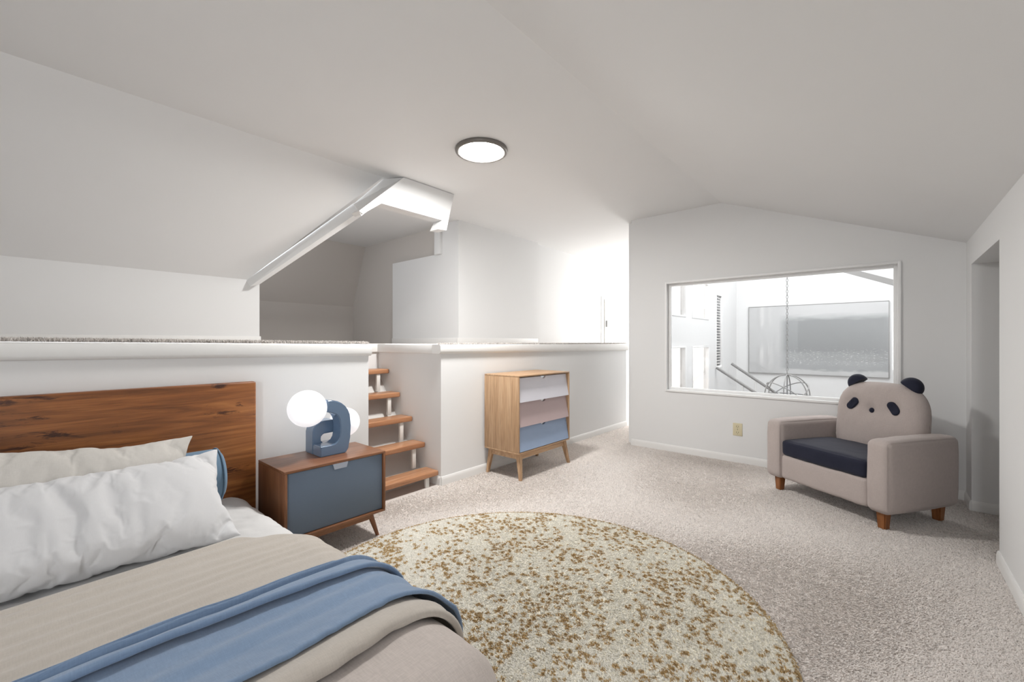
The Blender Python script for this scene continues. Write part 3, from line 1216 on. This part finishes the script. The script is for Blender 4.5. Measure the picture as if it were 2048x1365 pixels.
def place_lean(o, x, ybot, zbot, lean, Hh, rz=0.0):
    """lean: angle from vertical, leaning back to +Y; (x, ybot, zbot) is the middle of the lower edge"""
    o.rotation_euler = (-lean, 0, rz)
    o.location = (x, ybot + math.sin(lean) * Hh / 2, zbot + math.cos(lean) * Hh / 2)


p2 = pillow('pillow', 1.10, .53, .24, M['pillow'], 3.3, 140, 70)
place_lean(p2, .185, 2.41, .435, math.radians(46), .53)
tag(p2, 'large crumpled white pillow in front, leaning on the ecru pillow', 'pillow', 'pillows on the bed')
p1 = pillow('pillow', .95, .46, .17, M['pillow_linen'], 14.1, 104, 52)
place_lean(p1, .155, 2.74, .505, math.radians(22), .46)
p1.rotation_euler = (p1.rotation_euler[0], math.radians(6), 0)
tag(p1, 'ecru linen pillow behind the white pillow, below the headboard', 'pillow', 'pillows on the bed')

bol = thing('bolster', 'blue cylindrical bolster lying against the headboard behind the pillows', 'bolster', (.2, 3.03, .605))
bm = B()
R_ = .155
prof = [(0, -.62), (.06, -.622), (.13, -.612), (R_ - .004, -.592), (R_, -.57), (R_, -.3), (R_, 0), (R_, .3), (R_, .57), (R_ - .004, .592), (.13, .612), (.06, .622), (0, .62)]
add_lathe(bm, prof, 56)
bmesh.ops.rotate(bm, verts=bm.verts, cent=(0, 0, 0), matrix=Matrix.Rotation(PI / 2, 3, 'Y'))
for v in bm.verts:
    if abs(v.co.x) < .585:
        d_ = .004 * nz(v.co.x * 7, math.atan2(v.co.y, v.co.z) * 1.5)
        v.co.y *= 1 + d_ * 4
        v.co.z *= 1 + d_ * 4
finish('cover', bm, M['bolster'], bol, angle=60)
for s in (-1, 1):
    bm = B()
    add_tube(bm, [(s * .592, (R_ + .001) * math.cos(a), (R_ + .001) * math.sin(a)) for a in [2 * PI * i / 40 for i in range(40)]], .0045, 8, True)
    finish('piping', bm, M['bolster'], bol)

# ------------------------------------------------------------------ NIGHTSTAND
def leg_taper(bm, top, bot, rt, rb, seg=16):
    add_tube(bm, [top, (Vector(top) * .5 + Vector(bot) * .5), bot], [rt, (rt + rb) / 2, rb], seg)


def cabinet_shell(root, x0, x1, y0, y1, z0, z1, t, mats, tail=''):
    bm = B()
    add_box(bm, x0, x1, y0, y1, z1 - t, z1, .003)
    finish('top_panel', bm, mats[0], root)
    bm = B()
    add_box(bm, x0, x1, y0, y1, z0, z0 + t, .003)
    finish('bottom_panel', bm, mats[0], root)
    for a in (x0, x1 - t):
        bm = B()
        add_box(bm, a, a + t, y0, y1, z0 + t, z1 - t, .002)
        finish('side_panel', bm, mats[1], root)
    bm = B()
    add_box(bm, x0 + t, x1 - t, y1 - .012, y1, z0 + t, z1 - t)
    finish('back_panel', bm, mats[1], root)


ns = thing('nightstand', 'walnut nightstand with slate blue front on splayed legs beside the bed', 'nightstand', (1.42, 2.95, 0))
nx0, nx1, ny0, ny1, nz0, nz1 = -.354, .342, -.21, .22, .176, .612
cabinet_shell(ns, nx0, nx1, ny0, ny1, nz0, nz1, .017, (M['walnut'], M['walnut_side']))
bm = B()
add_box(bm, nx0 + .02, nx1 - .02, ny0 + .014, ny0 + .032, nz0 + .021, nz1 - .021, .002)
door = finish('door', bm, M['slate'], ns)
bm = B()
add_prism(bm, [(-.052, ny0 - .004, nz1 - .020), (.052, ny0 - .004, nz1 - .020), (.042, ny0 - .004, nz1 - .052), (-.042, ny0 - .004, nz1 - .052)], (0, .004, 0))
add_prism(bm, [(-.052, ny0 - .004, nz1 - .020), (.052, ny0 - .004, nz1 - .020), (.052, ny0 + .018, nz1 - .020), (-.052, ny0 + .018, nz1 - .020)], (0, 0, .003))
finish('handle', bm, M['handle'], door, smooth=False)
bm = B()
for (a, b, c, d_) in [(nx0 + .07, nx1 - .07, ny0 + .045, ny0 + .067), (nx0 + .07, nx1 - .07, ny1 - .067, ny1 - .045), (nx0 + .06, nx0 + .082, ny0 + .067, ny1 - .067), (nx1 - .082, nx1 - .06, ny0 + .067, ny1 - .067)]:
    add_box(bm, a, b, c, d_, nz0 - .046, nz0, .003)
finish('apron', bm, M['walnut'], ns)
for sx in (-1, 1):
    for sy in (-1, 1):
        cx_ = (nx0 + .09) if sx < 0 else (nx1 - .09)
        cy_ = (ny0 + .065) if sy < 0 else (ny1 - .065)
        bm = B()
        leg_taper(bm, (cx_, cy_, nz0 - .002), (cx_ + sx * .048, cy_ + sy * .03, 0), .021, .012)
        finish('leg', bm, M['walnut_side'], ns)

# ------------------------------------------------------------------ TABLE LAMP
LZ = .612
lamp = thing('table_lamp', 'glossy blue curved table lamp with two white globes on the nightstand', 'lamp', (1.45, 3.02, LZ))
lx, ly = 1.45, 3.02
c1 = [(1.363, .612), (1.548, .612), (1.566, .64), (1.581, .714), (1.586, .798), (1.578, .883), (1.563, .918), (1.543, .945), (1.517, .968), (1.485, .985), (1.44, .998), (1.414, .998),
      (1.414, .914), (1.450, .905), (1.475, .893), (1.490, .877), (1.502, .850), (1.507, .81), (1.506, .76), (1.499, .725), (1.485, .703), (1.466, .690), (1.44, .686), (1.363, .686)]
c2 = [(1.363, .612), (1.545, .612), (1.545, .672), (1.46, .672), (1.436, .683), (1.424, .70), (1.421, .720), (1.430, .738), (1.447, .746), (1.520, .748),
      (1.520, .838), (1.45, .838), (1.418, .833), (1.392, .818), (1.372, .795), (1.364, .765)]
def lamp_c(name, poly, y0, y1):
    return prism(name, [(x - lx, y0 - ly, z - LZ) for x, z in poly], (0, y1 - y0, 0), M['lamp_blue'], lamp, .006, 3)
lamp_c('arm', c1, 2.905, 3.02)
lamp_c('arm', c2, 3.024, 3.14)
bm = B()
add_sphere(bm, (1.296 - lx, 2.955 - ly, .950 - LZ), .124, 48, 28)
finish('globe', bm, M['globe'], lamp)
bm = B()
add_sphere(bm, (1.632 - lx, 3.085 - ly, .797 - LZ), .108, 48, 28)
finish('globe', bm, M['globe'], lamp)
for (x0, x1, y, z, r) in [(1.404, 1.422, 2.957, .956, .036), (1.518, 1.545, 3.083, .793, .036)]:
    bm = B()
    add_tube(bm, [(x0 - lx, y - ly, z - LZ), (x1 - lx, y - ly, z - LZ)], r, 24)
    finish('socket', bm, M['rubber'], lamp)

# ------------------------------------------------------------------ DRESSER
dr = thing('dresser', 'pale oak dresser with white, mauve and blue tilted drawers against the platform wall', 'dresser', (3.76, 3.0, 0))
x0, x1, y0, y1, z0, z1 = -.46, .46, -.235, .245, .268, 1.062
cabinet_shell(dr, x0, x1, y0, y1, z0, z1, .016, (M['oak_x'], M['oak']))
hgt = (z1 - z0 - .032 - .012) / 3
for i, mk in enumerate(('drawer_blue', 'drawer_mauve', 'drawer_white')):
    zb = z0 + .022 + i * hgt
    zt = zb + hgt - .006
    bm = B()
    yb_, yt_ = y0 - .001, y0 + .040
    # front board leaning back at its top, with a half round finger cutout in the middle of the upper edge
    n = 12
    rr = .042
    prof = [(x0 + .021, zb), (x1 - .021, zb), (x1 - .021, zt), (rr, zt)]
    prof += [(rr * math.cos(PI * s / n), zt - rr * .62 * math.sin(PI * s / n)) for s in range(1, n)]
    prof += [(-rr, zt), (x0 + .021, zt)]
    f_ = lambda z: yb_ + (yt_ - yb_) * (z - zb) / (zt - zb)
    add_prism(bm, [(x, f_(z), z) for x, z in prof], (0, .018, 0))
    dw = finish('drawer', bm, M[mk], dr, smooth=False)
    dw['label'] = ('blue bottom drawer', 'mauve middle drawer', 'white top drawer')[i]
    bm = B()
    add_box(bm, x0 + .035, x1 - .035, y0 + .07, y1 - .03, zb + .01, zt - .05)
    finish('drawer_box', bm, M['oak_x'], dw)
    bm = B()
    # steel half-round cup behind the cutout
    ring_o = [(rr * 1.02 * math.cos(PI * s / n), zt - rr * .64 * math.sin(PI * s / n)) for s in range(n + 1)]
    add_prism(bm, [(x, f_(zt) + .010, z) for x, z in ring_o], (0, .003, 0))
    finish('handle', bm, M['chrome'], dw, smooth=False)
bm = B()
for (a, b, c, d_) in [(x0 + .055, x1 - .055, y0 + .03, y0 + .055), (x0 + .055, x1 - .055, y1 - .055, y1 - .03), (x0 + .04, x0 + .065, y0 + .055, y1 - .055), (x1 - .065, x1 - .04, y0 + .055, y1 - .055)]:
    add_box(bm, a, b, c, d_, z0 - .062, z0, .003)
finish('apron', bm, M['oak_x'], dr)
for sx in (-1, 1):
    for sy in (-1, 1):
        cx_ = (x0 + .062) if sx < 0 else (x1 - .062)
        cy_ = (y0 + .05) if sy < 0 else (y1 - .05)
        ex = -.028 if sx < 0 else .045
        ey = -.045 if sy < 0 else .035
        bm = B()
        a, b = .026, .015
        tp = [(cx_ - a, cy_ - a), (cx_ + a, cy_ - a), (cx_ + a, cy_ + a), (cx_ - a, cy_ + a)]
        bt = [(cx_ + ex - b, cy_ + ey - b), (cx_ + ex + b, cy_ + ey - b), (cx_ + ex + b, cy_ + ey + b), (cx_ + ex - b, cy_ + ey + b)]
        va = [bm.verts.new((x, y, z0 - .001)) for x, y in tp]
        vb = [bm.verts.new((x, y, 0)) for x, y in bt]
        bm.faces.new(va)
        bm.faces.new(list(reversed(vb)))
        for q in range(4):
            bm.faces.new([va[q], vb[q], vb[(q + 1) % 4], va[(q + 1) % 4]])
        bmesh.ops.recalc_face_normals(bm, faces=bm.faces)
        bmesh.ops.bevel(bm, geom=[e for e in bm.edges], offset=.004, segments=2, affect='EDGES')
        finish('leg', bm, M['oak'], dr)

# ------------------------------------------------------------------ ARMCHAIR
ang = math.atan2(-.832, -.554)
ch = thing('armchair', 'taupe panda faced armchair with navy seat cushion by the inner window', 'armchair', (4.4955 + .02 * .554, .348 + .02 * .832, 0), ang)


def soft_box(name, x0, x1, y0, y1, z0, z1, r, mat, parent, puff=0.0, seed=0, wrinkle=.003, n=26):
    """upholstered block: rounded box whose faces swell by puff"""
    bm = B()
    bmesh.ops.create_cube(bm, size=2.0)
    bmesh.ops.subdivide_edges(bm, edges=bm.edges, cuts=n, use_grid_fill=True)
    h = Vector(((x1 - x0) / 2, (y1 - y0) / 2, (z1 - z0) / 2))
    c = Vector(((x0 + x1) / 2, (y0 + y1) / 2, (z0 + z1) / 2))
    for v in bm.verts:
        p = v.co.copy()
        q = Vector((p.x * h.x, p.y * h.y, p.z * h.z))
        # concentrate vertices near the corners
        for a in range(3):
            s = q[a] / h[a]
            q[a] = h[a] * math.copysign(abs(s) ** .75, s)
        inner = Vector([max(-h[a] + r, min(h[a] - r, q[a])) for a in range(3)])
        dlt = q - inner
        if dlt.length > 1e-7:
            q = inner + dlt.normalized() * r
            nrm = dlt.normalized()
        else:
            nrm = Vector((0, 0, 0))
        f = 1
        m = [1 - (q[a] / h[a]) ** 2 for a in range(3)]
        ax = max(range(3), key=lambda a: abs(nrm[a]))
        o2 = [a for a in range(3) if a != ax]
        sw = puff * max(0, m[o2[0]]) ** .6 * max(0, m[o2[1]]) ** .6
        w = wrinkle * noise.noise(Vector((q.x * 9 + seed, q.y * 9, q.z * 9)))
        w += wrinkle * .7 * noise.noise(Vector((q.x * 26 + seed, q.y * 26, q.z * 10)))
        v.co = c + q + nrm * (sw + w)
    return finish(name, bm, mat, parent, angle=80)


soft_box('arm', -.545, -.385, -.08, .69, .13, .665, .045, M['chair'], ch, .014, 1)
soft_box('arm', .36, .52, -.08, .69, .13, .665, .045, M['chair'], ch, .014, 5)
soft_box('seat_base', -.39, .365, -.068, .66, .135, .36, .03, M['chair'], ch, .008, 9, .004)
soft_box('seat_cushion', -.382, .357, -.075, .52, .352, .495, .035, M['navy'], ch, .012, 12, .003)
# rounded back with tufted face
bm = B()
nr, nt = 44, 140
zc, hw, zt, zb = .70, .362, 1.045, .42
eyes = [(-.168, .842, 1), (.166, .840, -1), (-.010, .799, 0)]
def back_R(t):
    c_, s_ = math.cos(t), math.sin(t)
    if s_ >= 0:      # upper half: superellipse arch
        p = 3.1
        return 1 / ((abs(c_) / hw) ** p + (abs(s_) / (zt - zc)) ** p) ** (1 / p)
    p = 7
    return 1 / ((abs(c_) / (hw - .0)) ** p + (abs(s_) / (zc - zb)) ** p) ** (1 / p)
def back_y(f):
    return max(0, 1 - f ** 5) ** .5
def back_pt(f, t, side):
    R2 = back_R(t) * f
    x, z = .010 + R2 * math.cos(t), zc + R2 * math.sin(t)
    T2 = .115
    if side < 0:
        y = -T2 * back_y(f)
        for ex, ez, _ in eyes:
            dx, dz = x - ex, z - ez
            d2 = dx * dx + dz * dz
            y += .022 * math.exp(-d2 / .0022) + .012 * math.exp(-d2 / .012)
        # stitched pull between the buttons
        y += .006 * noise.noise(Vector((x * 8, z * 5, 3)))
        y += .0025 * noise.noise(Vector((x * 22, z * 9, 5)))
        edge = math.exp(-((1 - f) / .12))
        y += .008 * edge * noise.noise(Vector((t * 30, f * 3, 1)))
    else:
        y = T2 * .85 * back_y(f)
    lean = .10 * (z - .45)
    return (x, .575 + y + lean, z)
for side in (-1, 1):
    rows = []
    for i in range(nr + 1):
        f = 1 - (1 - i / nr) ** 1.6
        if i == 0:
            rows.append([bm.verts.new(back_pt(0, 0, side))])
        else:
            rows.append([bm.verts.new(back_pt(f, 2 * PI * j / nt, side)) for j in range(nt)])
    for i in range(nr):
        a, b = rows[i], rows[i + 1]
        for j in range(nt):
            k2 = (j + 1) % nt
            if i == 0:
                bm.faces.new([a[0], b[j], b[k2]])
            else:
                bm.faces.new([a[j], b[j], b[k2], a[k2]])
bmesh.ops.remove_doubles(bm, verts=bm.verts, dist=.0006)
finish('backrest', bm, M['chair'], ch, angle=80)
br = ch.children[-1]


def face_y(x, z):
    t = math.atan2(z - zc, x - .010)
    f = math.hypot(x - .010, z - zc) / back_R(t)
    return back_pt(f, t, -1)[1]


for ex, ez, sgn in eyes[:2]:
    bm = B()
    # capsule patch, long axis tilted
    ta = math.radians(52) * sgn if sgn > 0 else math.radians(-52)
    a_, b_ = .036, .033
    pts_ = []
    for s in range(28):
        q = 2 * PI * s / 28
        px_ = b_ * math.cos(q)
        pz_ = b_ * math.sin(q)
        pz_ += a_ * (1 if pz_ > 0 else -1) * .75
        rx = px_ * math.cos(PI / 2 - ta) + pz_ * math.sin(PI / 2 - ta)
        rz_ = -px_ * math.sin(PI / 2 - ta) + pz_ * math.cos(PI / 2 - ta)
        pts_.append((rx, rz_))
    rings = []
    for sc_, dy in ((1.0, .006), (1.0, -.008), (.9, -.014), (.6, -.018), (.25, -.019)):
        rings.append([bm.verts.new((ex + x * sc_, face_y(ex + x * sc_, ez + z * sc_) + dy, ez + z * sc_)) for x, z in pts_])
    for a, b in zip(rings[:-1], rings[1:]):
        for j in range(28):
            bm.faces.new([a[j], a[(j + 1) % 28], b[(j + 1) % 28], b[j]])
    bm.faces.new(rings[-1])
    finish('eye_patch', bm, M['navy'], ch, angle=70)
ex, ez, _ = eyes[2]
bm = B()
bmesh.ops.create_uvsphere(bm, u_segments=20, v_segments=12, radius=1, matrix=Matrix.Translation((ex, face_y(ex, ez) - .004, ez)) @ Matrix.Diagonal((.021, .018, .023, 1)))
finish('nose_button', bm, M['navy'], ch)
# ears: padded half rounds seated on the top curve
for sgn, ecx, ecz in ((-1, -.200, 1.022), (1, .228, 1.022)):
    bm = B()
    Rr = .083
    tilt = math.radians(34) * sgn
    nn, mm = 26, 16
    rows = []
    for i in range(mm + 1):
        b = -1 + 2 * i / mm
        row = []
        for j in range(nn + 1):
            a = PI * j / nn
            # half disc outline with thickness profile
            t_ = math.sqrt(max(0, 1 - b * b))
            inner = .45
            rad = Rr * (inner + (1 - inner) * t_)
            x = rad * math.cos(a)
            z = rad * math.sin(a) * 1.0
            y = .052 * b
            xr = x * math.cos(tilt) + z * math.sin(tilt)
            zr_ = -x * math.sin(tilt) + z * math.cos(tilt)
            row.append(bm.verts.new((ecx + xr, .63 + y, ecz + zr_)))
        rows.append(row)
    for i in range(mm):
        for j in range(nn):
            bm.faces.new([rows[i][j], rows[i + 1][j], rows[i + 1][j + 1], rows[i][j + 1]])
    bm.faces.new([rows[i][0] for i in range(mm + 1)] + [rows[i][-1] for i in range(mm, -1, -1)])
    bm.faces.new(rows[0])
    bm.faces.new(list(reversed(rows[-1])))
    finish('ear', bm, M['navy'], ch, angle=60)
for (x, y) in [(-.46, .0), (.435, .0), (-.46, .585), (.435, .585)]:
    bm = B()
    a, b = .034, .026
    va = [bm.verts.new((x + sx * a, y + sy * a, .142)) for sx, sy in ((-1, -1), (1, -1), (1, 1), (-1, 1))]
    vb = [bm.verts.new((x + sx * b, y + sy * b, 0)) for sx, sy in ((-1, -1), (1, -1), (1, 1), (-1, 1))]
    bm.faces.new(va)
    bm.faces.new(list(reversed(vb)))
    for q in range(4):
        bm.faces.new([va[q], vb[q], vb[(q + 1) % 4], va[(q + 1) % 4]])
    bmesh.ops.recalc_face_normals(bm, faces=bm.faces)
    bmesh.ops.bevel(bm, geom=[e for e in bm.edges], offset=.006, segments=2, affect='EDGES')
    finish('leg', bm, M['chair_leg'], ch)

# ------------------------------------------------------------------ OUTLET
ol = thing('wall_outlet', 'ivory double socket plate on the wall below the inner window', 'outlet', (XW, 1.287, .385))
box('plate', -.007, 0, -.05, .05, -.073, .073, M['plate'], ol, .003)
for dz in (-.034, .034):
    bm = B()
    add_tube(bm, [(-.0065, 0, dz), (-.0085, 0, dz)], .026, 24)
    s_ = finish('socket', bm, M['plate'], ol)
    for dy in (-.010, .010):
        box('slot', -.0095, -.0080, dy - .002, dy + .002, dz - .006, dz + .010, M['slot'], s_)
    box('slot', -.0095, -.0080, -.003, .003, dz - .018, dz - .012, M['slot'], s_)
box('screw', -.009, -.006, -.004, .004, -.004, .004, M['slot'], ol, .001)

# ------------------------------------------------------------------ CEILING LIGHT
cl = thing('ceiling_light', 'flush round ceiling light with grey bronze rim, switched on', 'light', (2.625, 2.618, ZC))
bm = B()
add_lathe(bm, [(.222, 0), (.226, -.012), (.222, -.026), (.208, -.034), (.193, -.030), (.188, -.022), (.188, 0)], 64)
finish('rim', bm, M['bronze'], cl, angle=50)
bm = B()
add_lathe(bm, [(.189, -.020), (.16, -.025), (.10, -.028), (0, -.029)], 64)
finish('diffuser', bm, M['diffuser'], cl)

# ------------------------------------------------------------------ GREAT ROOM THINGS
art = thing('wall_picture', 'wide grey seascape picture under glass on the far wall beyond the inner window', 'picture', (11.0, 1.131, 1.455))
box('print', -.03, -.012, -1.197, 1.197, -.735, .735, M['print'], art)
bm = B()
for (a, b, c, e) in [(-1.21, 1.21, .735, .748), (-1.21, 1.21, -.748, -.735), (-1.21, -1.197, -.735, .735), (1.197, 1.21, -.735, .735)]:
    add_box(bm, -.034, 0, a, b, c, e, .001)
finish('frame', bm, M['iron'], art)

chd = thing('chandelier', 'orb shaped wire chandelier hanging on a chain beyond the inner window', 'chandelier', (8.0, 1.16, .56))
Rg = .325
bm = B()
def circ(bm, rot, r=Rg, w=.0085):
    m_ = rot.to_4x4()
    add_tube(bm, [m_ @ Vector((r * math.cos(a), r * math.sin(a), 0)) for a in [2 * PI * i / 48 for i in range(48)]], w, 8, True)
rots = [Matrix.Rotation(PI / 2, 3, 'X')]
rots += [Matrix.Rotation(math.radians(a), 3, 'Z') @ Matrix.Rotation(PI / 2, 3, 'X') for a in (60, 120)]
rots += [Matrix.Rotation(math.radians(40), 3, 'Z') @ Matrix.Rotation(math.radians(38), 3, 'X'), Matrix.Rotation(math.radians(40), 3, 'Z') @ Matrix.Rotation(math.radians(-38), 3, 'X'), Matrix.Identity(3)]
for r_ in rots:
    bm = B()
    circ(bm, r_)
    finish('ring', bm, M['iron'], chd)
bm = B()
add_tube(bm, [(0, 0, -.30), (0, 0, .345)], .010, 10)
finish('stem', bm, M['iron'], chd)
for i in range(6):
    a = 2 * PI * i / 6
    bm = B()
    add_tube(bm, [(0, 0, -.12), (.07 * math.cos(a), .07 * math.sin(a), -.13), (.13 * math.cos(a), .13 * math.sin(a), -.10), (.14 * math.cos(a), .14 * math.sin(a), -.06)], .006, 8)
    arm_ = finish('candle_arm', bm, M['iron'], chd)
    bm = B()
    add_tube(bm, [(.14 * math.cos(a), .14 * math.sin(a), -.06), (.14 * math.cos(a), .14 * math.sin(a), .02)], .012, 10)
    finish('candle', bm, M['white'], arm_)
bm = B()
z = .345
i = 0
while z < 3.93:
    rot = Matrix.Rotation(math.radians(90 * (i % 2) + 20), 4, 'Z')
    add_tube(bm, [rot @ Vector((.013 * math.cos(a), 0, z + .024 + .026 * math.sin(a))) for a in [2 * PI * q / 10 for q in range(10)]], .004, 6, True)
    z += .044
    i += 1
finish('chain', bm, M['iron'], chd)

for nm, xx, pts_, lab in (('handrail', 9.35, [(2.58, .885), (1.2, -.02)], 'grey stair handrail descending beside the narrow pane beyond the inner window'),
                          ('handrail', 10.25, [(2.52, .93), (1.2, .02)], 'grey stair handrail running down towards the orb chandelier')):
    t = thing(nm, lab, 'handrail', (xx, pts_[0][0], -2.6), 0, 'stair handrails in the great room')
    bm = B()
    (ya, za), (yb, zb) = pts_
    add_tube(bm, [(0, 0, za + 2.6), (0, yb - ya, zb + 2.6)], .028, 10)
    finish('rail', bm, M['rail'], t)
    for s in (.35, .95):
        yy = (yb - ya) * s
        zz = za + (zb - za) * s + 2.6
        bm = B()
        add_tube(bm, [(0, yy, 0), (0, yy, zz)], .018, 8)
        finish('post', bm, M['white'], t)
